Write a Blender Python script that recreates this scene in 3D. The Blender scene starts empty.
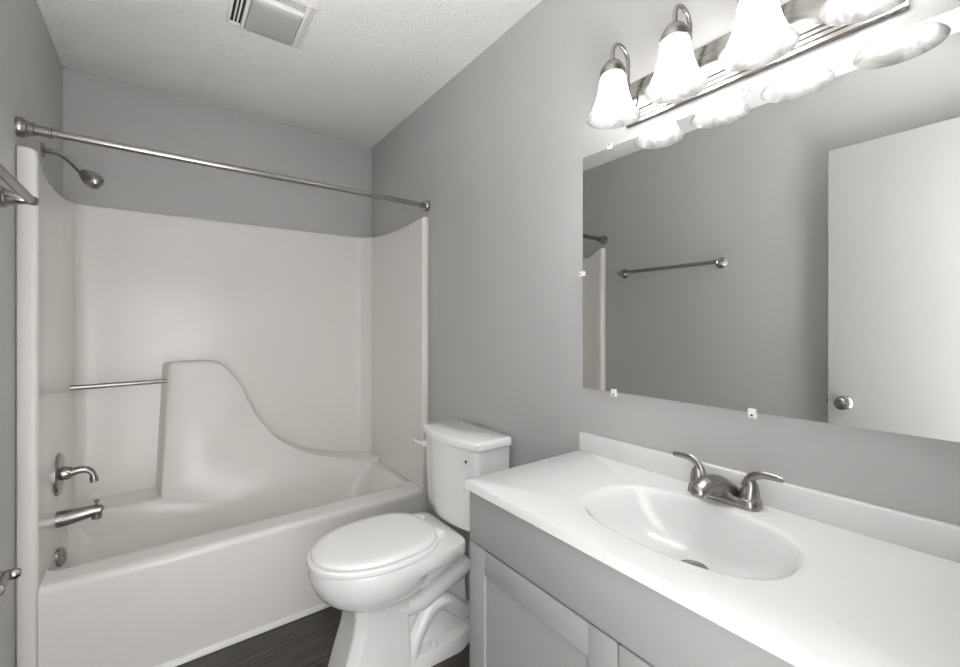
import bpy, bmesh, math
from mathutils import Vector, Matrix
C = bpy.context.scene.collection
SC = bpy.context.scene
PI = math.pi

# ---------------------------------------------------------------- camera, world, exposure
CAM_H = 1.28
cam_data = bpy.data.cameras.new('camera')
cam_data.sensor_width = 36.0
cam_data.lens = 424.2 / 960 * 36.0
cam_data.shift_y = -7.0 / 960
cam_data.clip_start = 0.005
cam = bpy.data.objects.new('camera', cam_data)
cam.location = (0, 0, CAM_H)
cam.rotation_euler = (PI / 2, 0, math.radians(-36.6))
C.objects.link(cam)
SC.camera = cam

world = bpy.data.worlds.new('doorway_fill')
world.use_nodes = True
SC.world = world
# soft fill through the doorway; stronger light from below added for the ceiling
FILL_UP, FILL_DOWN = 0.80, 5.6
wn, wl = world.node_tree.nodes, world.node_tree.links
wn['Background'].inputs['Color'].default_value = (1.0, 0.99, 0.975, 1)
wtc = wn.new('ShaderNodeTexCoord'); wsp = wn.new('ShaderNodeSeparateXYZ'); wmr = wn.new('ShaderNodeMapRange')
wmr.inputs['From Min'].default_value = -0.72; wmr.inputs['From Max'].default_value = -0.55
wmr.inputs['To Min'].default_value = FILL_DOWN; wmr.inputs['To Max'].default_value = FILL_UP
wl.new(wtc.outputs['Generated'], wsp.inputs[0]); wl.new(wsp.outputs['Z'], wmr.inputs['Value']); wl.new(wmr.outputs['Result'], wn['Background'].inputs['Strength'])
BULB_STRENGTH = 15.0

SC.view_settings.view_transform = 'Standard'
SC.view_settings.look = 'None'
SC.view_settings.gamma = 1.0
SC.view_settings.use_curve_mapping = False
SC.view_settings.exposure = 2.68
SC.cycles.max_bounces = 14
SC.cycles.diffuse_bounces = 8
SC.cycles.glossy_bounces = 6
SC.cycles.transmission_bounces = 8
SC.cycles.sample_clamp_indirect = 60.0

# ---------------------------------------------------------------- room measures (metres)
XR, XL, YB, YF, ZC = 1.137, -0.387, 2.779, -0.03, 2.504

# ---------------------------------------------------------------- materials
def mat(name, col, rough=0.5, metal=0.0, coat=0.0, spec=0.5, trans=0.0):
    m = bpy.data.materials.new(name); m.use_nodes = True
    b = m.node_tree.nodes['Principled BSDF']
    b.inputs['Base Color'].default_value = (*col, 1)
    b.inputs['Roughness'].default_value = rough
    b.inputs['Metallic'].default_value = metal
    b.inputs['Coat Weight'].default_value = coat
    b.inputs['Specular IOR Level'].default_value = spec
    b.inputs['Transmission Weight'].default_value = trans
    return m

def nodes(m):
    return m.node_tree.nodes, m.node_tree.links, m.node_tree.nodes['Principled BSDF']

def add_bump(m, scale, strength, dist=0.002, detail=3.0, stretch=None):
    n, l, b = nodes(m)
    tc = n.new('ShaderNodeTexCoord'); nz = n.new('ShaderNodeTexNoise'); bp = n.new('ShaderNodeBump')
    nz.inputs['Scale'].default_value = scale; nz.inputs['Detail'].default_value = detail
    bp.inputs['Strength'].default_value = strength; bp.inputs['Distance'].default_value = dist
    if stretch:
        mp = n.new('ShaderNodeMapping'); mp.inputs['Scale'].default_value = stretch
        l.new(tc.outputs['Object'], mp.inputs['Vector']); l.new(mp.outputs['Vector'], nz.inputs['Vector'])
    else:
        l.new(tc.outputs['Object'], nz.inputs['Vector'])
    l.new(nz.outputs['Fac'], bp.inputs['Height']); l.new(bp.outputs['Normal'], b.inputs['Normal'])

M = {}
M['wall'] = mat('grey_wall_paint', (0.455, 0.454, 0.451), 0.42, spec=0.4); add_bump(M['wall'], 160, 0.12, 0.0015)
M['gelcoat'] = mat('warm_white_gelcoat', (0.74, 0.722, 0.697), 0.23)
M['china'] = mat('white_china', (0.84, 0.84, 0.837), 0.07, coat=0.4)
M['seat'] = mat('white_seat_plastic', (0.87, 0.87, 0.867), 0.22)
M['nickel'] = mat('brushed_nickel', (0.34, 0.328, 0.312), 0.24, metal=1.0); add_bump(M['nickel'], 40, 0.05, 0.0005, stretch=(1, 1, 12))
M['dark_nickel'] = mat('dark_nickel', (0.16, 0.155, 0.15), 0.35, metal=0.8)
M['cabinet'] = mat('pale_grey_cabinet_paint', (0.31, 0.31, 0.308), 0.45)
M['counter'] = mat('white_cultured_marble', (0.70, 0.70, 0.698), 0.16, coat=0.2)
M['mirror'] = mat('mirror_silver', (0.76, 0.765, 0.755), 0.0, metal=1.0)
M['mirror_edge'] = mat('mirror_glass_edge', (0.55, 0.58, 0.56), 0.1)
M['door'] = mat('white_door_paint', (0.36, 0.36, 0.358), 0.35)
M['trim'] = mat('white_trim', (0.78, 0.78, 0.76), 0.4)
M['clip'] = mat('clear_plastic_clip', (0.80, 0.81, 0.81), 0.12)
M['black'] = mat('black_void', (0.012, 0.012, 0.012), 0.8)
M['vent'] = mat('white_vent_plastic', (0.70, 0.70, 0.68), 0.4)
M['lens'] = mat('frosted_lens_plastic', (0.36, 0.365, 0.36), 0.4)

# popcorn ceiling
m = M['ceiling'] = mat('popcorn_ceiling', (0.90, 0.90, 0.895), 0.9, spec=0.1)
n, l, b = nodes(m)
tc = n.new('ShaderNodeTexCoord'); n1 = n.new('ShaderNodeTexNoise'); n2 = n.new('ShaderNodeTexVoronoi')
n1.inputs['Scale'].default_value = 95; n1.inputs['Detail'].default_value = 4; n2.inputs['Scale'].default_value = 150
mx = n.new('ShaderNodeMath'); mx.operation = 'SUBTRACT'
bp = n.new('ShaderNodeBump'); bp.inputs['Strength'].default_value = 1.0; bp.inputs['Distance'].default_value = 0.0095
l.new(tc.outputs['Object'], n1.inputs['Vector']); l.new(tc.outputs['Object'], n2.inputs['Vector'])
l.new(n1.outputs['Fac'], mx.inputs[0]); l.new(n2.outputs['Distance'], mx.inputs[1])
l.new(mx.outputs[0], bp.inputs['Height']); l.new(bp.outputs['Normal'], b.inputs['Normal'])

# dark vinyl planks running across the room
m = M['floor'] = mat('dark_plank_vinyl', (0.05, 0.045, 0.04), 0.4)
n, l, b = nodes(m)
tc = n.new('ShaderNodeTexCoord'); br = n.new('ShaderNodeTexBrick')
br.inputs['Scale'].default_value = 1.0; br.inputs['Brick Width'].default_value = 1.1; br.inputs['Row Height'].default_value = 0.15
br.inputs['Mortar Size'].default_value = 0.0016; br.inputs['Mortar Smooth'].default_value = 0.2
br.inputs['Color1'].default_value = (0.060, 0.054, 0.049, 1); br.inputs['Color2'].default_value = (0.028, 0.026, 0.024, 1)
br.inputs['Mortar'].default_value = (0.008, 0.008, 0.008, 1); br.offset = 0.37
l.new(tc.outputs['Object'], br.inputs['Vector'])
mp = n.new('ShaderNodeMapping'); mp.inputs['Scale'].default_value = (2.2, 34, 1); nz = n.new('ShaderNodeTexNoise')
nz.inputs['Scale'].default_value = 2.4; nz.inputs['Detail'].default_value = 8; nz.inputs['Roughness'].default_value = 0.65
l.new(tc.outputs['Object'], mp.inputs['Vector']); l.new(mp.outputs['Vector'], nz.inputs['Vector'])
rp = n.new('ShaderNodeValToRGB'); rp.color_ramp.elements[0].position = 0.33; rp.color_ramp.elements[1].position = 0.68
rp.color_ramp.elements[0].color = (0.35, 0.34, 0.33, 1); rp.color_ramp.elements[1].color = (1.9, 1.88, 1.86, 1)
mm = n.new('ShaderNodeMix'); mm.data_type = 'RGBA'; mm.blend_type = 'MULTIPLY'; mm.inputs[0].default_value = 1.0
l.new(nz.outputs['Fac'], rp.inputs['Fac']); l.new(br.outputs['Color'], mm.inputs[6]); l.new(rp.outputs['Color'], mm.inputs[7])
l.new(mm.outputs[2], b.inputs['Base Color'])

# frosted lamp shade glass, lit by the bulb inside it
m = M['shade'] = bpy.data.materials.new('frosted_alabaster_glass'); m.use_nodes = True
n, l = m.node_tree.nodes, m.node_tree.links
n.remove(n['Principled BSDF']); out = n['Material Output']
tr = n.new('ShaderNodeBsdfTranslucent'); df = n.new('ShaderNodeBsdfDiffuse'); gl = n.new('ShaderNodeBsdfGlossy')
gl.inputs['Roughness'].default_value = 0.15
tc = n.new('ShaderNodeTexCoord'); nz = n.new('ShaderNodeTexNoise'); nz.inputs['Scale'].default_value = 22; nz.inputs['Detail'].default_value = 5; nz.inputs['Distortion'].default_value = 1.5
rp = n.new('ShaderNodeValToRGB'); rp.color_ramp.elements[0].position = 0.35; rp.color_ramp.elements[1].position = 0.65
rp.color_ramp.elements[0].color = (0.42, 0.42, 0.416, 1); rp.color_ramp.elements[1].color = (0.66, 0.66, 0.655, 1)
l.new(tc.outputs['Object'], nz.inputs['Vector']); l.new(nz.outputs['Fac'], rp.inputs['Fac'])
l.new(rp.outputs['Color'], tr.inputs['Color']); l.new(rp.outputs['Color'], df.inputs['Color'])
m1 = n.new('ShaderNodeMixShader'); m1.inputs[0].default_value = 0.10
m2 = n.new('ShaderNodeMixShader'); m2.inputs[0].default_value = 0.06
l.new(tr.outputs[0], m1.inputs[1]); l.new(df.outputs[0], m1.inputs[2])
tp_ = n.new('ShaderNodeBsdfTransparent'); m3 = n.new('ShaderNodeMixShader'); m3.inputs[0].default_value = 0.12
l.new(m1.outputs[0], m3.inputs[1]); l.new(tp_.outputs[0], m3.inputs[2])
l.new(m3.outputs[0], m2.inputs[1]); l.new(gl.outputs[0], m2.inputs[2]); l.new(m2.outputs[0], out.inputs['Surface'])

m = M['bulb'] = mat('lit_bulb', (0.9, 0.9, 0.9), 0.3)
b = m.node_tree.nodes['Principled BSDF']
b.inputs['Emission Color'].default_value = (1.0, 0.99, 0.975, 1); b.inputs['Emission Strength'].default_value = BULB_STRENGTH

# ---------------------------------------------------------------- helpers
class MB:
    """collects shapes in world coordinates for one mesh object"""
    def __init__(self): self.bm = bmesh.new()
    def box(self, x0, x1, y0, y1, z0, z1, bev=0.0, seg=2):
        t = bmesh.new()
        bmesh.ops.create_cube(t, size=1)
        for v in t.verts:
            v.co = Vector(((x0 + x1) / 2 + v.co.x * (x1 - x0), (y0 + y1) / 2 + v.co.y * (y1 - y0), (z0 + z1) / 2 + v.co.z * (z1 - z0)))
        if bev > 0:
            bmesh.ops.bevel(t, geom=t.edges[:], offset=bev, segments=seg, profile=0.5, affect='EDGES')
        self._merge(t); return self
    def _merge(self, t):
        mesh = bpy.data.meshes.new('tmp'); t.to_mesh(mesh); t.free()
        self.bm.from_mesh(mesh); bpy.data.meshes.remove(mesh)
    def loft(self, rings, cap0=True, cap1=True, closed=True):
        bm = self.bm
        vs = [[bm.verts.new(p) for p in r] for r in rings]
        k = len(rings[0])
        for a, b in zip(vs, vs[1:]):
            for i in range(k if closed else k - 1):
                j = (i + 1) % k
                try: bm.faces.new((a[i], a[j], b[j], b[i]))
                except ValueError: pass
        if cap0 and closed: bm.faces.new(vs[0][::-1])
        if cap1 and closed: bm.faces.new(vs[-1])
        return self
    def tube(self, pts, rad, n=14, flat=None, up=None):
        """swept tube; rad scalar or list; flat = list of (width, thickness) pairs"""
        pts = [Vector(p) for p in pts]; k = len(pts)
        rr = [rad] * k if not isinstance(rad, (list, tuple)) else rad
        T = []
        for i in range(k):
            T.append((pts[min(i + 1, k - 1)] - pts[max(i - 1, 0)]).normalized())
        a = Vector(up) if up else (Vector((0, 0, 1)) if abs(T[0].z) < 0.9 else Vector((1, 0, 0)))
        rings = []
        N = (a - T[0] * a.dot(T[0])).normalized()
        for i in range(k):
            N = (N - T[i] * N.dot(T[i])).normalized(); B = T[i].cross(N)
            ra, rb = flat[i] if flat else (rr[i], rr[i])
            rings.append([pts[i] + B * (math.cos(2 * PI * q / n) * ra) + N * (math.sin(2 * PI * q / n) * rb) for q in range(n)])
        return self.loft(rings)
    def lathe(self, prof, origin, axis=(0, 0, 1), n=32, cap0=True, cap1=True):
        """prof: (radius, distance along axis)"""
        ax = Vector(axis).normalized(); o = Vector(origin)
        a = Vector((0, 0, 1)) if abs(ax.z) < 0.9 else Vector((1, 0, 0))
        u = (a - ax * a.dot(ax)).normalized(); w = ax.cross(u)
        rings = [[o + ax * h + (u * math.cos(2 * PI * q / n) + w * math.sin(2 * PI * q / n)) * max(r, 1e-5) for q in range(n)] for r, h in prof]
        return self.loft(rings, cap0, cap1)
    def build(self, name, material, parent=None, angle=35, smooth=True):
        bm = self.bm
        bmesh.ops.recalc_face_normals(bm, faces=bm.faces[:])
        if parent is not None:
            w = parent['_w'] if '_w' in parent else [0, 0, 0]
            bmesh.ops.translate(bm, vec=-Vector(w), verts=bm.verts[:])
        me = bpy.data.meshes.new(name); bm.to_mesh(me); bm.free()
        if smooth:
            for p in me.polygons: p.use_smooth = True
            me.set_sharp_from_angle(angle=math.radians(angle))
        me.materials.append(material)
        o = bpy.data.objects.new(name, me); C.objects.link(o)
        if parent is not None:
            o.parent = parent; o['_w'] = list(parent['_w'])
        else:
            o['_w'] = [0, 0, 0]
        return o

def tag(o, label, cat, group=None):
    o['label'] = label; o['category'] = cat
    if group: o['group'] = group
    return o

def thing(name, label, cat, loc, group=None):
    o = bpy.data.objects.new(name, None); o.empty_display_size = 0.05
    o.location = loc; C.objects.link(o); o['_w'] = list(loc)
    return tag(o, label, cat, group)

def struct(o, label=None):
    o['kind'] = 'structure'
    if label: o['label'] = label
    return o

def smooth_path(pts, sub=6):
    """Catmull-Rom through the points (tuples of any length)"""
    P = [pts[0]] + list(pts) + [pts[-1]]; out = []
    for i in range(1, len(P) - 2):
        for s in range(sub):
            t = s / sub
            out.append(tuple(0.5 * ((2 * b) + (-a + c) * t + (2 * a - 5 * b + 4 * c - d) * t * t + (-a + 3 * b - 3 * c + d) * t ** 3)
                             for a, b, c, d in zip(P[i - 1], P[i], P[i + 1], P[i + 2])))
    out.append(tuple(pts[-1])); return out

def round_poly(pts, n=6):
    """closed 2D polygon of (x, y, r) -> points with rounded corners"""
    out = []; k = len(pts)
    for i in range(k):
        p0, p1, p2 = Vector(pts[i - 1][:2]), Vector(pts[i][:2]), Vector(pts[(i + 1) % k][:2]); r = pts[i][2]
        if r <= 0: out.append((p1.x, p1.y)); continue
        a = (p0 - p1).normalized(); b = (p2 - p1).normalized()
        ang = a.angle(b); t = min(r / math.tan(ang / 2), 0.49 * (p0 - p1).length, 0.49 * (p2 - p1).length)
        s, e = p1 + a * t, p1 + b * t
        for q in range(n + 1):
            f = q / n
            pt = s * (1 - f) ** 2 + p1 * (2 * f * (1 - f)) + e * f * f
            out.append((pt.x, pt.y))
    return out

def rrect(x0, x1, y0, y1, r, n=6):
    return round_poly([(x0, y0, r), (x1, y0, r), (x1, y1, r), (x0, y1, r)], n)

# ---------------------------------------------------------------- room shell
T = 0.11
struct(MB().box(XL - T, XR + T, YF - T, YB + T, -0.08, 0).build('floor', M['floor'], smooth=False), 'dark wood plank vinyl floor')
struct(MB().box(XL - T, XR + T, YF - T, YB + T, ZC, ZC + 0.1).build('ceiling', M['ceiling'], smooth=False), 'white popcorn textured ceiling')
struct(MB().box(XL - T, XL, YF - T, YB + T, 0, ZC).build('wall_left', M['wall'], smooth=False), 'grey painted wall on the left')
struct(MB().box(XR, XR + T, YF - T, YB + T, 0, ZC).build('wall_right', M['wall'], smooth=False), 'grey painted wall behind the vanity and toilet')
struct(MB().box(XL, XR, YB, YB + T, 0, ZC).build('wall_back', M['wall'], smooth=False), 'grey painted wall above the tub')
DX0, DX1, DZ = -0.335, 0.415, 2.135       # doorway the picture was taken from
w = MB().box(XL, DX0, YF - T, YF, 0, ZC); w.box(DX1, XR, YF - T, YF, 0, ZC); w.box(DX0, DX1, YF - T, YF, DZ, ZC)
struct(w.build('wall_front', M['wall'], smooth=False), 'grey painted wall with the doorway')

# ---------------------------------------------------------------- open door lying along the left wall
DFX = -0.297
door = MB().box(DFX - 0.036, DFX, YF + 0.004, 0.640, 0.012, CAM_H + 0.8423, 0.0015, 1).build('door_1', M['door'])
struct(door, 'white flat slab door standing open against the left wall, seen in the mirror'); door['category'] = 'door'
KZ, KY = CAM_H - 0.357, 0.578
k = MB().lathe([(0.032, 0.0), (0.032, 0.004), (0.027, 0.010), (0.014, 0.014), (0.011, 0.020), (0.011, 0.030), (0.018, 0.036), (0.026, 0.044), (0.028, 0.054), (0.025, 0.062), (0.014, 0.067), (0.006, 0.068), (0.005, 0.0655), (0.0, 0.0655)],
               (DFX, KY, KZ), (1, 0, 0)).build('door_knob', M['nickel'], door)
MB().lathe([(0.0035, 0.0), (0.0035, 0.003)], (DFX + 0.0655, KY, KZ), (1, 0, 0), 12).build('lock_button', M['dark_nickel'], k)
lp = MB().box(DFX - 0.030, DFX - 0.006, 0.640, 0.6415, KZ - 0.028, KZ + 0.028).build('latch_plate', M['nickel'], door)
MB().box(DFX - 0.024, DFX - 0.012, 0.6415, 0.650, KZ - 0.009, KZ + 0.009, 0.003).build('latch', M['dark_nickel'], lp)

# ---------------------------------------------------------------- bathtub and shower surround
PXL, PXR = -0.336, 1.096         # inner faces of the side panels
FY = 1.985                       # plane of the front flanges
PYB = 2.748                      # face of the back panel
tub = thing('bathtub_shower', 'warm white one-piece bathtub and shower surround filling the alcove', 'bathtub', (0.38, 2.38, 0))

def top_left(y):
    pts = [(1.985, 1.864), (2.012, 1.862), (2.037, 1.840), (2.07, 1.822), (2.11, 1.808), (2.2, 1.802), (2.3, 1.804), (2.5, 1.825), (2.66, 1.855), (2.80, 1.868)]
    return interp(pts, y)
def top_right(y):
    pts = [(1.985, 1.864), (2.02, 1.864), (2.08, 1.858), (2.18, 1.852), (2.3, 1.850), (2.45, 1.854), (2.6, 1.866), (2.80, 1.878)]
    return interp(pts, y)
def interp(pts, y):
    for (a, za), (b, zb) in zip(pts, pts[1:]):
        if y <= b:
            f = (y - a) / (b - a); f = max(0, min(1, f))
            return za + (zb - za) * f
    return pts[-1][1]

plan = []
def arc(cx, cy, r, a0, a1, n):
    return [(cx + r * math.cos(a0 + (a1 - a0) * i / n), cy + r * math.sin(a0 + (a1 - a0) * i / n)) for i in range(n + 1)]
left_y = [2.02 + 0.03 * i for i in range(22)]
plan += [(XL, FY, XL)] if False else []
pl = [(XL + 0.002, FY + 0.006)] + [(XL + 0.006, FY)] + arc(PXL - 0.014, FY + 0.014, 0.014, -PI / 2, 0, 6) + [(PXL, y) for y in left_y]
pl += arc(PXL + 0.045, PYB - 0.045, 0.045, PI, PI / 2, 6)
pl += [(PXL + 0.05 + i * (PXR - PXL - 0.12) / 24, PYB) for i in range(1, 25)]
pl += [(PXR - 0.055, PYB - 0.003), (PXR - 0.048, PYB - 0.008), (PXR - 0.008, PYB - 0.056), (PXR - 0.002, PYB - 0.064), (PXR, PYB - 0.075)]
pl += [(PXR, y) for y in reversed(left_y)] + arc(PXR + 0.006, FY + 0.006, 0.006, PI, 1.5 * PI, 6) + [(XR - 0.006, FY), (XR - 0.002, FY + 0.006)]
zt = []
for (x, y) in pl:
    f = (x - PXL) / (PXR - PXL); f = max(0, min(1, f))
    zt.append(top_left(y) * (1 - f) + top_right(y) * f)
def outer(x, y):        # the point on the wall behind
    if y > PYB - 0.1 and PXL + 0.02 < x < PXR - 0.02: return (x, YB - 0.001)
    if x < 0: return (XL + 0.001, min(y + 0.012 if y < 2.02 else y, YB - 0.001))
    return (XR - 0.001, min(y + 0.012 if y < 2.02 else y, YB - 0.001))
ringsS = []
def col(i, z, e=0.0):
    x, y = pl[i]; ox, oy = outer(x, y)
    return (x + (ox - x) * e, y + (oy - y) * e, z)
cols = [[col(i, 0.0), col(i, zt[i] - 0.012), col(i, zt[i] - 0.004, 0.06), col(i, zt[i], 0.25), col(i, zt[i], 1.0)] for i in range(len(pl))]
s = MB()
s.loft([[c[j] for c in cols] for j in range(5)], closed=False)
s.build('surround_wall', M['gelcoat'], tub, angle=60)

# tub shell: apron, rim, basin
def rr3(x0, x1, y0, y1, r, z, n=6): return [(x, y, z) for x, y in rrect(x0, x1, y0, y1, r, n)]
s = MB()
OX0, OX1, OY1 = PXL + 0.0005, PXR - 0.0005, PYB - 0.0005
AF = FY - 0.006
R_ = [rr3(OX0, OX1, AF, OY1, 0.003, 0.0), rr3(OX0, OX1, AF + 0.001, OY1, 0.003, 0.39)]
for a in range(1, 7):
    t = a / 6 * PI / 2; q = 0.028
    R_.append(rr3(OX0, OX1, AF + 0.001 + q * (1 - math.cos(t)), OY1, 0.003, 0.39 + q * math.sin(t)))
R_.append(rr3(OX0 + 0.001, OX1 - 0.001, 2.068, 2.60, 0.04, 0.426))
bas = [(-0.3345, 1.040, 2.075, 2.552, 0.05, 0.4255), (-0.3335, 1.032, 2.084, 2.548, 0.05, 0.421), (-0.333, 1.022, 2.092, 2.544, 0.055, 0.408),
       (-0.326, 0.985, 2.105, 2.530, 0.09, 0.33), (-0.295, 0.93, 2.125, 2.505, 0.10, 0.20), (-0.275, 0.885, 2.145, 2.48, 0.11, 0.12),
       (-0.245, 0.84, 2.175, 2.45, 0.11, 0.09), (-0.19, 0.77, 2.22, 2.41, 0.09, 0.082)]
for x0, x1, y0, y1, r, z in bas: R_.append(rr3(x0, x1, y0, y1, r, z))
s.loft(R_, cap0=False)
s.build('tub_basin', M['gelcoat'], tub, angle=50)

# raised back ledge with its swooping shoulder and the recess shelf on the left
top = smooth_path([(0.03, 1.098), (0.10, 1.0995), (0.19, 1.097), (0.255, 1.070), (0.325, 0.975), (0.385, 0.835), (0.455, 0.715), (0.545, 0.620), (0.68, 0.541), (0.83, 0.492), (0.985, 0.460), (1.06, 0.452)], 5)
front = [(PXL + 0.0005, 0.12), (PXL + 0.0005, 0.452), (-0.10, 0.455), (-0.017, 0.457), (0.011, 1.06), (0.013, 1.082), (0.019, 1.093)] + top + [(PXR - 0.001, 0.451), (PXR - 0.001, 0.12)]
def yfront(z): return 2.539 + (z - 0.42) * 0.095
def inset(poly, d):
    out = []
    for i in range(len(poly)):
        a, b, c = Vector(poly[i - 1]), Vector(poly[i]), Vector(poly[(i + 1) % len(poly)])
        e1 = (b - a).normalized() if (b - a).length > 1e-9 else Vector((1, 0)); e2 = (c - b).normalized() if (c - b).length > 1e-9 else e1
        nrm = Vector((e1.y, -e1.x)) + Vector((e2.y, -e2.x)); nrm = nrm.normalized()
        out.append((b.x + nrm.x * d, b.y + nrm.y * d))
    return out
def back_x(x, z): return x - 0.024 if -0.05 < x < 0.02 else x
rings = [[(back_x(x, z), PYB + 0.01, z) for x, z in front]]
for e, dy in ((0.0, 0.024), (0.0015, 0.014), (0.006, 0.005), (0.013, 0.0)):
    rings.append([(max(PXL + 0.0005, min(x, PXR - 0.001)), yfront(max(z, 0.12)) + dy, max(z, 0.12)) for x, z in inset(front, e)])
s = MB(); s.loft(rings, cap0=False)
s.build('back_ledge', M['gelcoat'], tub, angle=50)

# white strip at the foot of the apron
t = MB()
prof = [(FY - 0.006, 0.0), (FY - 0.020, 0.0), (FY - 0.0195, 0.008), (FY - 0.0165, 0.015), (FY - 0.012, 0.0185), (FY - 0.006, 0.020)]
t.loft([[(x, y, z) for y, z in prof] for x in (PXL - 0.05, PXR + 0.04)])
struct(t.build('trim_1', M['trim']), 'white strip along the foot of the tub apron')

# ---------------------------------------------------------------- fixtures in the shower
rod = thing('shower_curtain_rod', 'brushed nickel shower curtain rod across the tub opening', 'curtain rod', (0.375, 2.0026, CAM_H + 0.6492))
RY, RZ = 2.0026, CAM_H + 0.6492
MB().tube([(XL + 0.055, RY, RZ), (0.42, RY, RZ)], 0.0138, 20).tube([(0.40, RY, RZ), (XR - 0.03, RY, RZ)], 0.0125, 20).build('rod', M['nickel'], rod)
cup = [(0.0, 0.0), (0.031, 0.0), (0.032, 0.012), (0.030, 0.016), (0.027, 0.017), (0.027, 0.024), (0.022, 0.027), (0.022, 0.040), (0.0165, 0.042), (0.0165, 0.075), (0.018, 0.077), (0.018, 0.082), (0.012, 0.084), (0, 0.084)]
MB().lathe(cup, (XL + 0.0005, RY, RZ), (1, 0, 0)).build('end_flange', M['nickel'], rod)
cup2 = [(0.0, 0.0), (0.029, 0.0), (0.030, 0.010), (0.026, 0.014), (0.024, 0.022), (0.018, 0.026), (0.0165, 0.045), (0.018, 0.048), (0.012, 0.052), (0, 0.052)]
MB().lathe(cup2, (XR - 0.0005, RY, RZ), (-1, 0, 0)).build('end_flange', M['nickel'], rod)

SY = 2.356
sh = thing('wall_shower', 'brushed nickel shower head on a bent arm high on the left wall', 'shower head', (XL, SY, 1.95))
MB().lathe([(0, 0), (0.029, 0), (0.029, 0.003), (0.024, 0.007), (0.013, 0.010), (0.0, 0.010)], (XL + 0.0005, SY, 1.972), (1, 0, 0)).build('wall_flange', M['nickel'], sh)
MB().tube(smooth_path([(XL + 0.004, SY, 1.972), (XL + 0.045, SY, 1.970), (XL + 0.077, SY, 1.950), (XL + 0.105, SY, 1.918)], 6), 0.0105).build('shower_arm', M['nickel'], sh)
d = Vector((0.78, 0, -0.62)).normalized()
hd = MB().lathe([(0, -0.004), (0.009, -0.004), (0.011, 0.004), (0.011, 0.012), (0.019, 0.020), (0.0265, 0.034), (0.031, 0.052), (0.032, 0.066), (0.030, 0.078), (0.026, 0.085), (0.0, 0.084)],
               (XL + 0.102, SY, 1.920), d).build('spray_head', M['nickel'], sh)
MB().lathe([(0, 0.0845), (0.021, 0.0845), (0.021, 0.087), (0.0, 0.0875)], (XL + 0.102, SY, 1.920), d).build('spray_face', M['dark_nickel'], hd)

VY, VZ = 2.31, 0.703
va = thing('shower_valve', 'round brushed nickel shower valve with a curved lever on the left panel', 'shower valve', (PXL, VY, VZ))
MB().lathe([(0, 0), (0.082, 0), (0.082, 0.004), (0.076, 0.010), (0.040, 0.015), (0.0, 0.015)], (PXL + 0.0005, VY, VZ), (1, 0, 0), 40).build('escutcheon', M['nickel'], va)
h = MB().lathe([(0, 0.012), (0.026, 0.012), (0.0255, 0.030), (0.021, 0.040), (0, 0.042)], (PXL, VY, VZ), (1, 0, 0))
h.tube(smooth_path([(PXL + 0.036, VY, VZ), (PXL + 0.060, VY, VZ + 0.005), (PXL + 0.084, VY, VZ + 0.002), (PXL + 0.101, VY, VZ - 0.016), (PXL + 0.107, VY, VZ - 0.050)], 6), [0.017 - 0.006 * min(1, i / 16) + (0.003 if i > 20 else 0) for i in range(25)])
h.build('lever_handle', M['nickel'], va)

TY, TZ = 2.285, 0.535
sp = thing('tub_spout', 'brushed nickel tub spout below the shower valve', 'tub spout', (PXL, TY, TZ))
s = MB(); s.tube([(PXL + 0.0005, TY, TZ), (PXL + 0.03, TY, TZ + 0.001), (PXL + 0.08, TY, TZ + 0.006), (PXL + 0.108, TY, TZ + 0.009), (PXL + 0.128, TY, TZ + 0.008), (PXL + 0.135, TY, TZ + 0.004)],
    0, 20, flat=[(0.031, 0.031), (0.030, 0.030), (0.026, 0.025), (0.023, 0.022), (0.020, 0.019), (0.010, 0.010)])
s.lathe([(0.0, 0.0), (0.017, 0.0), (0.016, -0.028), (0.0, -0.028)], (PXL + 0.116, TY, TZ + 0.004))
s.build('spout_body', M['nickel'], sp)
MB().lathe([(0, 0), (0.004, 0), (0.004, 0.014), (0.0095, 0.016), (0.0095, 0.022), (0, 0.023)], (PXL + 0.116, TY, TZ + 0.027)).build('diverter_knob', M['nickel'], sp)

ov = MB().lathe([(0, 0), (0.037, 0), (0.037, 0.004), (0.033, 0.009), (0.012, 0.011), (0.006, 0.009), (0, 0.009)], (PXL + 0.010, 2.272, CAM_H - 0.886), (1, -0.22, 0.16))
tag(ov.build('overflow_plate', M['nickel']), 'small round metal overflow plate low on the tub end below the spout', 'overflow plate')

gb = MB().tube([(PXL + 0.001, 2.565, 1.010), (0.006, 2.60, 1.012)], 0.0108, 16)
tag(gb.build('grab_bar', M['nickel']), 'thin metal bar spanning the recess beside the raised tub ledge', 'grab bar')

# ---------------------------------------------------------------- things on the left wall
tb = thing('towel_bar', 'brushed nickel towel bar on the left wall, also seen in the mirror', 'towel bar', (XL, 1.47, 1.66))
BZ, BX = 1.657, XL + 0.066
post = [(0, 0), (0.032, 0), (0.033, 0.004), (0.030, 0.008), (0.028, 0.009), (0.028, 0.014), (0.024, 0.017), (0.014, 0.045), (0.012, 0.058), (0.0135, 0.064), (0.0135, 0.074), (0.009, 0.080), (0, 0.081)]
for y in (1.165, 1.822): MB().lathe(post, (XL + 0.0005, y, BZ), (1, 0, 0)).build('post', M['nickel'], tb)
MB().tube([(BX, 1.155, BZ), (BX, 1.832, BZ)], 0.0115, 18).build('bar', M['nickel'], tb)

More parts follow.
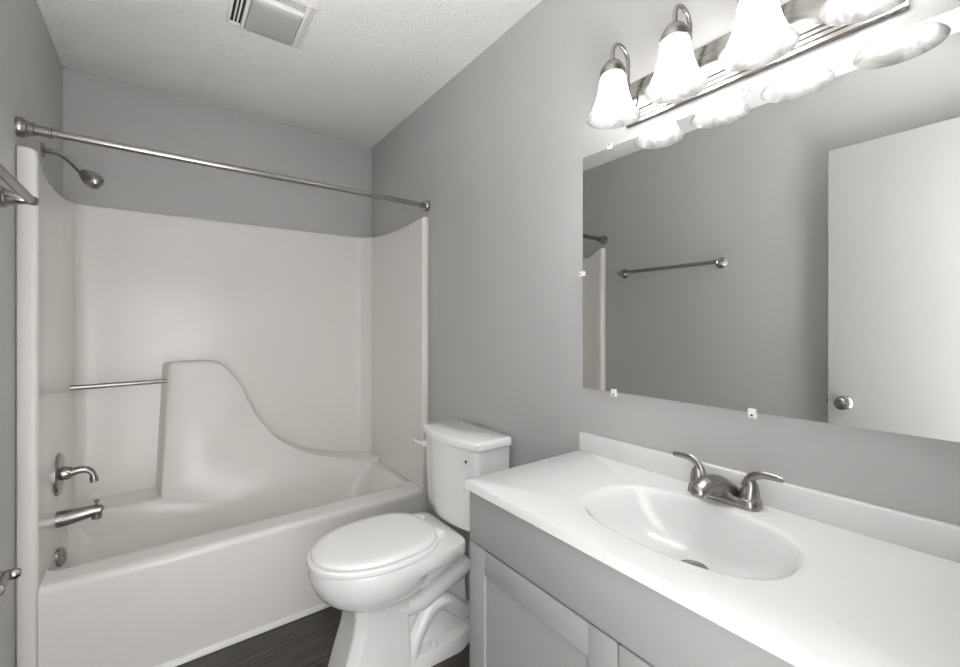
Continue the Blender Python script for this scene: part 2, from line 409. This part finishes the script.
tp = thing('toilet_paper_holder', 'brushed nickel toilet paper holder low on the left wall with no roll', 'toilet paper holder', (XL, 1.50, 0.66))
PZ, PX = 0.652, -0.319
tpost = [(r_, h_ * 1.13) for r_, h_ in post]
for y in (1.395, 1.570): MB().lathe(tpost, (XL + 0.0005, y, PZ), (1, 0, 0)).build('post', M['nickel'], tp)
MB().tube([(PX, 1.395, PZ), (PX, 1.495, PZ)], 0.0085).tube([(PX, 1.49, PZ), (PX, 1.578, PZ)], 0.0115).tube([(PX, 1.488, PZ), (PX, 1.495, PZ)], 0.0135).build('roller', M['nickel'], tp)

# ---------------------------------------------------------------- ceiling fan grille with lens
FX0, FX1, FY0, FY1 = 0.193, 0.480, 1.668, 1.958
fan = thing('exhaust_fan', 'white square bathroom exhaust fan with louvres and a grey lens in the ceiling', 'exhaust fan', ((FX0 + FX1) / 2, (FY0 + FY1) / 2, ZC))
MB().box(FX0 + 0.012, FX1 - 0.012, FY0 + 0.012, FY1 - 0.012, ZC - 0.004, ZC - 0.0005).build('housing', M['black'], fan)
g = MB()
zb, zt_ = ZC - 0.020, ZC - 0.0005
g.box(FX0, FX0 + 0.014, FY0, FY1, ZC - 0.012, zt_, 0.003); g.box(FX1 - 0.014, FX1, FY0, FY1, ZC - 0.012, zt_, 0.003)
g.box(FX0, FX1, FY0, FY0 + 0.014, ZC - 0.012, zt_, 0.003); g.box(FX0, FX1, FY1 - 0.012, FY1, ZC - 0.014, zt_, 0.003)
LX0, LX1, LY0, LY1 = FX0 + 0.062, FX1 - 0.044, FY0 + 0.078, FY1 - 0.008
g.box(LX0 - 0.012, LX0, FY0, FY1 - 0.004, zb, zt_, 0.002); g.box(LX1, LX1 + 0.008, FY0, FY1 - 0.004, zb, zt_, 0.002)
g.box(LX0, LX1, LY0 - 0.012, LY0, zb, zt_, 0.002)
for i in range(2):
    x = FX0 + 0.014 + 0.0125 * (i + 1); g.box(x - 0.0026, x + 0.0026, FY0, FY1, ZC - 0.0085, ZC - 0.003)
    x = LX1 + 0.008 + 0.0085 * (i + 1); g.box(x - 0.0018, x + 0.0018, FY0, FY1, ZC - 0.0075, ZC - 0.004)
for i in range(4):
    y = FY0 + 0.014 + 0.0118 * (i + 1); g.box(LX0, LX1, y - 0.0026, y + 0.0026, ZC - 0.0065, ZC - 0.004)
for i in range(24):
    y = FY0 + 0.018 + i * 0.011; g.box(LX1 + 0.006, FX1 - 0.010, y - 0.0014, y + 0.0014, ZC - 0.0065, ZC - 0.004)
g.build('grille', M['vent'], fan)
le = MB(); ring = []
for ins, z in ((0.001, ZC - 0.012), (0.001, ZC - 0.018), (0.004, ZC - 0.022), (0.012, ZC - 0.025), (0.04, ZC - 0.027)):
    ring.append(rr3(LX0 + ins, LX1 - ins, LY0 + ins, LY1 - ins, 0.012, z))
le.loft(ring, cap0=False); le.build('light_lens', M['lens'], fan, angle=50)

# ---------------------------------------------------------------- vanity
CX0, CY1, CT = 0.652, 0.945, CAM_H - 0.4143     # counter front, left end, top height
CY0 = -0.012
VX0, VY1, VY0 = 0.664, 0.942, -0.004
cab = thing('vanity_cabinet', 'pale grey shaker vanity cabinet with a plain false drawer front and two doors', 'cabinet', (0.9, 0.465, 0))
c = MB()
SB = CT - 0.024
c.box(VX0 + 0.020, XR - 0.001, VY1 - 0.016, VY1, 0.0, SB); c.box(VX0 + 0.020, XR - 0.001, VY0, VY0 + 0.016, 0.0, SB)
c.box(VX0 + 0.020, XR - 0.001, VY0, VY1, 0.10, 0.116); c.box(XR - 0.012, XR - 0.001, VY0, VY1, 0.0, SB)
c.box(VX0 + 0.075, VX0 + 0.090, VY0, VY1, 0.0, 0.10); c.box(VX0 + 0.020, VX0 + 0.040, VY0, VY1, SB - 0.05, SB)
c.box(VX0 + 0.020, VX0 + 0.040, VY0, VY1, 0.668, 0.72); c.box(VX0 + 0.020, VX0 + 0.040, 0.45, 0.49, 0.1, 0.7)
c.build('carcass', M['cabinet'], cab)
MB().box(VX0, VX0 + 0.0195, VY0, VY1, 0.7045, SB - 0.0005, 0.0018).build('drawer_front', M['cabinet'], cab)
def shaker(y0, y1, z0, z1):
    s = MB(); w = 0.066
    s.box(VX0, VX0 + 0.0195, y0, y0 + w, z0, z1, 0.0015); s.box(VX0, VX0 + 0.0195, y1 - w, y1, z0, z1, 0.0015)
    s.box(VX0 + 0.0003, VX0 + 0.019, y0 + w, y1 - w, z0 + 0.0005, z0 + w, 0.001); s.box(VX0 + 0.0003, VX0 + 0.019, y0 + w, y1 - w, z1 - w, z1 - 0.0005, 0.001)
    s.box(VX0 + 0.0065, VX0 + 0.015, y0 + w - 0.004, y1 - w + 0.004, z0 + w - 0.004, z1 - w + 0.004)
    return s
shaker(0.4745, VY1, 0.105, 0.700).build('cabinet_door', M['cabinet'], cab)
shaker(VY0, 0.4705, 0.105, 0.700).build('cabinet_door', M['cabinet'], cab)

ct = thing('vanity_countertop', 'white one-piece vanity top with an oval basin and low backsplash', 'sink', (0.9, 0.465, CT - 0.02))
BCX, BCY, BHX, BHY = 0.878, 0.470, 0.146, 0.214
x0, x1, y0, y1 = CX0, XR - 0.001, CY0, CY1
ang = [2 * PI * i / 96 for i in range(96)] + [math.atan2(yy - BCY, xx - BCX) % (2 * PI) for xx in (x0, x1) for yy in (y0, y1)]
ang = sorted(ang)
def rect_pt(a, e=0.0):
    dx, dy = math.cos(a), math.sin(a); t = 1e9
    if dx > 1e-9: t = min(t, (x1 - BCX) / dx)
    if dx < -1e-9: t = min(t, (x0 + e - BCX) / dx)
    if dy > 1e-9: t = min(t, (y1 - e - BCY) / dy)
    if dy < -1e-9: t = min(t, (y0 + e - BCY) / dy)
    return BCX + dx * t, BCY + dy * t
def oval(a, s, off=0.0, p=2.5):
    dx, dy = math.cos(a), math.sin(a)
    r = (abs(dx / BHX) ** p + abs(dy / BHY) ** p) ** (-1 / p)
    return BCX + off + dx * r * s, BCY + dy * r * s
R_ = [[(*rect_pt(a, 0.04), CT - 0.0235) for a in ang], [(*rect_pt(a, 0.0), CT - 0.0235) for a in ang], [(*rect_pt(a, 0.0), CT - 0.0022) for a in ang],
      [(*rect_pt(a, 0.0006), CT - 0.0008) for a in ang], [(*rect_pt(a, 0.0022), CT) for a in ang]]
for s_, dz, off in ((1.06, 0.0, 0), (1.02, -0.0007, 0), (0.99, -0.003, 0), (0.965, -0.008, 0.0005), (0.93, -0.019, 0.003), (0.88, -0.038, 0.008), (0.82, -0.058, 0.014), (0.74, -0.077, 0.023),
                    (0.62, -0.098, 0.034), (0.48, -0.109, 0.044), (0.32, -0.115, 0.052), (0.13, -0.118, 0.056)):
    p = 2.5 if s_ > 0.5 else 2.2
    R_.append([(*oval(a, s_, off, p), CT + dz) for a in ang])
s = MB(); s.loft(R_, cap0=False); s.build('countertop', M['counter'], ct, angle=50)
MB().box(XR - 0.021, XR - 0.001, CY0, CY1, CT - 0.001, CAM_H - 0.3541, 0.003, 3).build('backsplash', M['counter'], ct)

dr = thing('sink_drain', 'round nickel drain with a stopper at the bottom of the basin', 'drain', (BCX + 0.056, BCY, CT - 0.118))
DX, DY, DZ0 = BCX + 0.056, BCY, CT - 0.1185
MB().lathe([(0, 0), (0.030, 0.0), (0.031, 0.003), (0.027, 0.0045), (0.021, 0.002), (0, 0.001)], (DX, DY, DZ0)).build('drain_flange', M['nickel'], dr)
MB().lathe([(0, 0.002), (0.018, 0.002), (0.019, 0.007), (0.014, 0.010), (0, 0.011)], (DX, DY, DZ0)).build('stopper', M['nickel'], dr)

# faucet
fc = thing('faucet', 'brushed nickel two-handle faucet behind the basin', 'faucet', (1.077, BCY, CT))
FXc = 1.078
def prr(x0, x1, y0, y1, r, z): return rr3(x0, x1, y0, y1, r, z)
b_ = MB(); b_.loft([prr(FXc - 0.028, FXc + 0.028, BCY - 0.080, BCY + 0.080, 0.022, CT + 0.0005), prr(FXc - 0.0285, FXc + 0.0285, BCY - 0.0805, BCY + 0.0805, 0.022, CT + 0.004),
    prr(FXc - 0.026, FXc + 0.026, BCY - 0.078, BCY + 0.078, 0.021, CT + 0.018), prr(FXc - 0.023, FXc + 0.023, BCY - 0.075, BCY + 0.075, 0.02, CT + 0.0215)])
b_.build('base_plate', M['nickel'], fc)
path = smooth_path([(1.096, CT + 0.014, 0.038, 0.016), (1.076, CT + 0.026, 0.036, 0.022), (1.040, CT + 0.041, 0.029, 0.025), (1.004, CT + 0.051, 0.023, 0.021), (0.975, CT + 0.050, 0.022, 0.018), (0.957, CT + 0.043, 0.019, 0.014), (0.950, CT + 0.036, 0.013, 0.009)], 5)
MB().tube([(a, BCY, z) for a, z, _, _ in path], 0, 20, flat=[(wv, tv) for _, _, wv, tv in path], up=(1, 0, 0.3)).build('spout', M['nickel'], fc)
for sgn in (1, -1):
    hy = BCY + sgn * 0.054
    h = MB().lathe([(0, 0.018), (0.0225, 0.018), (0.0215, 0.026), (0.0180, 0.042), (0.0140, 0.055), (0.009, 0.061), (0, 0.062)], (FXc, hy, CT), (0, sgn * 0.12, 1), 24)
    lv = smooth_path([(hy - sgn * 0.004, CT + 0.046, 0.011, 0.009), (hy + sgn * 0.005, CT + 0.066, 0.010, 0.0065), (hy + sgn * 0.024, CT + 0.079, 0.0085, 0.0045), (hy + sgn * 0.050, CT + 0.081, 0.0075, 0.0036), (hy + sgn * 0.070, CT + 0.079, 0.0055, 0.003)], 5)
    h.tube([(FXc - 0.002, y, z) for y, z, _, _ in lv], 0, 16, flat=[(wv, tv) for _, _, wv, tv in lv])
    h.build('handle', M['nickel'], fc)

# ---------------------------------------------------------------- mirror and its clips
MY0, MY1, MZ0, MZ1 = 0.026, 0.942, CAM_H - 0.2064, CAM_H + 0.5675
mi = thing('wall_mirror', 'large frameless rectangular mirror above the vanity', 'mirror', (XR, 0.484, MZ0))
MB().box(XR - 0.0045, XR - 0.0005, MY0, MY1, MZ0, MZ1).build('backing', M['mirror_edge'], mi, smooth=False)
MB().box(XR - 0.0062, XR - 0.0046, MY0 + 0.001, MY1 - 0.001, MZ0 + 0.001, MZ1 - 0.001).build('mirror_glass', M['mirror'], mi, smooth=False)
clip_specs = [(0.833, MZ1, 0, 'clear plastic clip on the top edge of the mirror nearer its left corner'),
              (0.4455, MZ1, 0, 'clear plastic clip on the mirror top edge below the gap between lamp shades'),
              (0.818, MZ0, 0, 'clear plastic clip on the bottom edge of the mirror nearer its left corner'),
              (0.427, MZ0, 0, 'clear plastic clip on the bottom edge of the mirror above the faucet'),
              (MY1, 1.4576, 1, 'clear plastic clip halfway up the left edge of the mirror')]
for a, z, side, lab in clip_specs:
    s = MB()
    if side:
        s.box(XR - 0.0105, XR - 0.0065, a - 0.010, a + 0.012, z - 0.008, z + 0.008, 0.0015); s.box(XR - 0.0100, XR - 0.0005, a + 0.0005, a + 0.014, z - 0.008, z + 0.008, 0.0015); cy, cz = a + 0.007, z
    else:
        o_ = 1 if z > 1.5 else -1
        s.box(XR - 0.0105, XR - 0.0065, a - 0.0075, a + 0.0075, z - o_ * 0.008, z + o_ * 0.010, 0.0015); s.box(XR - 0.0100, XR - 0.0005, a - 0.0075, a + 0.0075, z + o_ * 0.0005, z + o_ * 0.011, 0.0015); cy, cz = a, z + o_ * 0.006
    o = s.build('mirror_clip', M['clip']); tag(o, lab, 'clip', 'mirror clips')
    MB().lathe([(0, 0), (0.0032, 0), (0.0025, 0.0015), (0, 0.0018)], (XR - 0.0101, cy, cz), (-1, 0, 0), 12).build('screw', M['nickel'], o)

# ---------------------------------------------------------------- vanity light bar
LB0, LB1 = CAM_H + 0.604, CAM_H + 0.732
vl = thing('vanity_light', 'brushed nickel four-lamp vanity light bar with frosted bell shades above the mirror', 'light fixture', (XR, 0.465, LB0))
prof = [(0.0005, 0.0), (0.010, 0.0), (0.012, 0.003), (0.012, 0.012), (0.016, 0.014), (0.016, 0.022), (0.020, 0.024), (0.020, 0.031), (0.025, 0.034), (0.027, 0.040), (0.027, 0.088), (0.025, 0.094),
        (0.020, 0.097), (0.020, 0.104), (0.016, 0.106), (0.016, 0.114), (0.012, 0.116), (0.012, 0.125), (0.010, 0.128), (0.0005, 0.128)]
MB().loft([[(XR - a, y, LB0 + z) for a, z in prof] for y in (0.160, 0.770)]).build('back_plate', M['nickel'], vl, angle=20)
SX = 1.014
for y in (0.737, 0.555, 0.374, 0.192):
    AX = XR - 0.051; rc = (AX - SX) / 2; mc = (AX + SX) / 2
    ap = [(XR - 0.024, y, LB0 + 0.055), (XR - 0.038, y, LB0 + 0.057), (XR - 0.048, y, LB0 + 0.068), (AX, y, LB0 + 0.090), (AX, y, LB0 + 0.130)]
    ap += [(mc + rc * math.cos(PI * q / 8), y, LB0 + 0.166 + rc * math.sin(PI * q / 8)) for q in range(9)] + [(SX, y, LB0 + 0.142)]
    MB().tube(smooth_path(ap, 3), 0.0056, up=(0, 1, 0)).lathe([(0, 0), (0.018, 0), (0.017, 0.006), (0.009, 0.010), (0, 0.011)], (XR - 0.0268, y, LB0 + 0.055), (-1, 0, 0), 20).build('arm', M['nickel'], vl)
    MB().lathe([(0.004, 0.147), (0.014, 0.144), (0.022, 0.137), (0.028, 0.128), (0.0305, 0.121), (0.0335, 0.118), (0.0335, 0.112), (0.036, 0.110), (0.036, 0.101), (0.033, 0.099), (0.0, 0.098)], (SX, y, LB0)).build('socket_cup', M['nickel'], vl)
    o_ = [(0.0330, 0.100), (0.0350, 0.092), (0.0375, 0.075), (0.041, 0.055), (0.0465, 0.034), (0.0545, 0.014), (0.064, -0.003), (0.0725, -0.013), (0.0735, -0.0145)]
    prof = o_ + [(r - 0.0030, z + 0.0005) for r, z in reversed(o_[:-1])]
    MB().lathe(prof, (SX, y, LB0), (0, 0, 1), 40, cap0=False, cap1=False).build('lamp_shade', M['shade'], vl, angle=80)
    MB().lathe([(0, 0.000), (0.010, 0.0015), (0.020, 0.007), (0.027, 0.017), (0.029, 0.028), (0.0275, 0.040), (0.022, 0.054), (0.016, 0.066), (0.0135, 0.078), (0.0135, 0.095)], (SX, y, LB0), (0, 0, 1), 24, cap1=False).build('bulb', M['bulb'], vl, angle=80)

# ---------------------------------------------------------------- toilet
TC = 1.503
to = thing('toilet', 'white elongated two-piece toilet with its lid closed between tub and vanity', 'toilet', (0.75, TC, 0))
def TU(u, v, z): return (XR - u, TC + v, z)
def egg(uf, ub, hw, z, n=56, pb=2.7, uc=None, pf=2.05):
    uc = ub + (uf - ub) * 0.47 if uc is None else uc
    pts = []
    for i in range(n):
        a = 2 * PI * i / n; c_, s_ = math.cos(a), math.sin(a)
        p = pf if c_ > 0 else pb; L = (uf - uc) if c_ > 0 else (uc - ub)
        u = uc + L * math.copysign(abs(c_) ** (2 / p), c_); v = hw * math.copysign(abs(s_) ** (2 / p), s_)
        pts.append(TU(u, v, z))
    return pts
s = MB()
RZT = 0.457
U0 = 0.49
s.loft([egg(0.598, 0.37, 0.088, 0.278, uc=U0), egg(0.636, 0.355, 0.118, 0.293, uc=U0), egg(0.676, 0.340, 0.143, 0.315, uc=U0), egg(0.704, 0.328, 0.160, 0.340, uc=U0), egg(0.724, 0.316, 0.172, 0.368, uc=U0), egg(0.734, 0.300, 0.178, 0.390, uc=U0, pb=3.0),
        egg(0.7365, 0.270, 0.1795, 0.397, uc=U0, pb=4), egg(0.739, 0.205, 0.181, 0.405, uc=U0, pb=6), egg(0.742, 0.195, 0.183, 0.414, uc=U0, pb=8), egg(0.743, 0.193, 0.183, 0.446, uc=U0, pb=8), egg(0.741, 0.196, 0.181, 0.454, uc=U0, pb=8), egg(0.733, 0.204, 0.173, RZT, uc=U0, pb=8)])
# pedestal
def ped(uf, ub, hw, z, r): return [TU(u, v, z) for u, v in round_poly([(ub, -hw, 0.012), (uf - 0.03, -hw * 0.97, r), (uf, -hw * 0.70, r), (uf, hw * 0.70, r), (uf - 0.03, hw * 0.97, r), (ub, hw, 0.012)], 5)]
s.loft([ped(0.668, 0.400, 0.106, 0.0, 0.02), ped(0.664, 0.402, 0.104, 0.03, 0.02), ped(0.640, 0.408, 0.097, 0.12, 0.02), ped(0.615, 0.412, 0.093, 0.20, 0.02), ped(0.606, 0.412, 0.094, 0.26, 0.02), ped(0.612, 0.40, 0.104, 0.30, 0.02)])
# inner web and foot plate
def web(z, hw, ua, ub): return [TU(u, v, z) for u, v in rrect(ua, ub, -hw, hw, 0.02)]
s.loft([web(0.02, 0.060, 0.10, 0.46), web(0.15, 0.048, 0.12, 0.46), web(0.30, 0.050, 0.13, 0.45), web(0.41, 0.07, 0.15, 0.44)])
def foot(z, e): return [TU(u, v, z) for u, v in round_poly([(0.09 + e, -0.075 + e, 0.05), (0.20, -0.118 + e, 0.08), (0.42, -0.108 + e, 0.01), (0.42, 0.108 - e, 0.01), (0.20, 0.118 - e, 0.08), (0.09 + e, 0.075 - e, 0.05)])]
s.loft([foot(0.0, 0.0), foot(0.035, 0.002), foot(0.050, 0.010), foot(0.055, 0.025)])
for v in (-0.058, 0.058):
    s.tube([TU(u, v * k_, z) for u, z, k_ in smooth_path([(0.50, 0.262, 0.8), (0.45, 0.243, 1), (0.405, 0.232, 1.0), (0.36, 0.229, 1.0), (0.32, 0.234, 1.0), (0.24, 0.266, 1.0), (0.18, 0.285, 1.0), (0.13, 0.30, 0.9)], 5)], 0.036, 20)
    s.tube([TU(u, v * k_, z) for u, z, k_ in smooth_path([(0.405, 0.02, 1.25), (0.388, 0.08, 1.25), (0.368, 0.122, 1.22), (0.327, 0.178, 1.2), (0.285, 0.200, 1.2), (0.245, 0.194, 1.2), (0.20, 0.158, 1.2), (0.156, 0.118, 1.1), (0.11, 0.10, 0.9)], 5)], 0.031, 20)
s.build('bowl', M['china'], to, angle=42)
for v in (-0.088, 0.088): MB().lathe([(0.013, 0), (0.013, 0.010), (0.010, 0.016), (0, 0.018)], TU(0.305, v, 0.0525), (0, 0, 1), 20).build('bolt_cap', M['china'], to)
s = MB()
s.loft([egg(0.730, 0.285, 0.170, RZT - 0.001), egg(0.740, 0.285, 0.179, RZT + 0.003), egg(0.7485, 0.281, 0.1875, RZT + 0.0045), egg(0.7485, 0.281, 0.1875, RZT + 0.016), egg(0.745, 0.285, 0.184, RZT + 0.0205), egg(0.70, 0.33, 0.14, RZT + 0.020)])
s.build('seat', M['seat'], to)
s = MB()
s.loft([egg(0.724, 0.290, 0.168, RZT + 0.0200), egg(0.732, 0.288, 0.174, RZT + 0.0245), egg(0.735, 0.286, 0.177, RZT + 0.0255), egg(0.735, 0.287, 0.177, RZT + 0.033), egg(0.729, 0.293, 0.171, RZT + 0.039), egg(0.70, 0.32, 0.145, RZT + 0.042), egg(0.60, 0.40, 0.07, RZT + 0.0435)])
s.build('seat_lid', M['seat'], to, angle=50)
for v in (-0.075, 0.075): MB().box(XR - 0.296, XR - 0.262, TC + v - 0.022, TC + v + 0.022, RZT, RZT + 0.030, 0.006, 3).build('hinge', M['seat'], to)
def tank_out(hw, uf, bow, z, ub=0.018, r=0.03):
    fr = [(uf + bow * (1 - (q / 5) ** 2), -hw * 0.86 * q / 5, 0) for q in (4.4, 3.3, 2.2, 1.1, 0, -1.1, -2.2, -3.3, -4.4)]
    return [TU(u, v, z) for u, v in round_poly([(ub, hw, 0.012), (ub, -hw, 0.012), (uf, -hw, r)] + fr + [(uf, hw, r)], 5)]
s = MB()
s.loft([tank_out(0.178, 0.168, 0.030, 0.470), tank_out(0.189, 0.176, 0.032, 0.480), tank_out(0.194, 0.179, 0.033, 0.52), tank_out(0.200, 0.184, 0.034, 0.66), tank_out(0.204, 0.187, 0.035, 0.800)])
tank = s.build('tank', M['china'], to, angle=45)
s = MB()
s.loft([tank_out(0.200, 0.183, 0.035, 0.8005), tank_out(0.204, 0.187, 0.035, 0.8045), tank_out(0.214, 0.196, 0.037, 0.8055), tank_out(0.2155, 0.197, 0.037, 0.827), tank_out(0.211, 0.192, 0.037, 0.834), tank_out(0.202, 0.184, 0.036, 0.8375)])
s.build('tank_lid', M['china'], to, angle=45)
lv = MB().lathe([(0, 0), (0.014, 0), (0.014, 0.006), (0.010, 0.010), (0, 0.010)], TU(0.203, 0.168, 0.757), (-1, 0, 0), 20)
lv.tube([TU(0.213, 0.165, 0.757), TU(0.222, 0.185, 0.760), TU(0.226, 0.215, 0.764), TU(0.226, 0.225, 0.765)], 0, 12, flat=[(0.006, 0.006), (0.006, 0.005), (0.007, 0.004), (0.005, 0.003)])
lv.build('flush_lever', M['seat'], tank)
MB().lathe([(0, -0.002), (0.006, -0.002), (0.006, 0.0015), (0, 0.0015)], TU(0.2045, -0.155, 0.757), (-1, 0, 0), 14).build('tank_hole', M['dark_nickel'], tank)  # dark disc standing in for the small hole in the tank front

for o in bpy.data.objects:
    if '_w' in o: del o['_w']
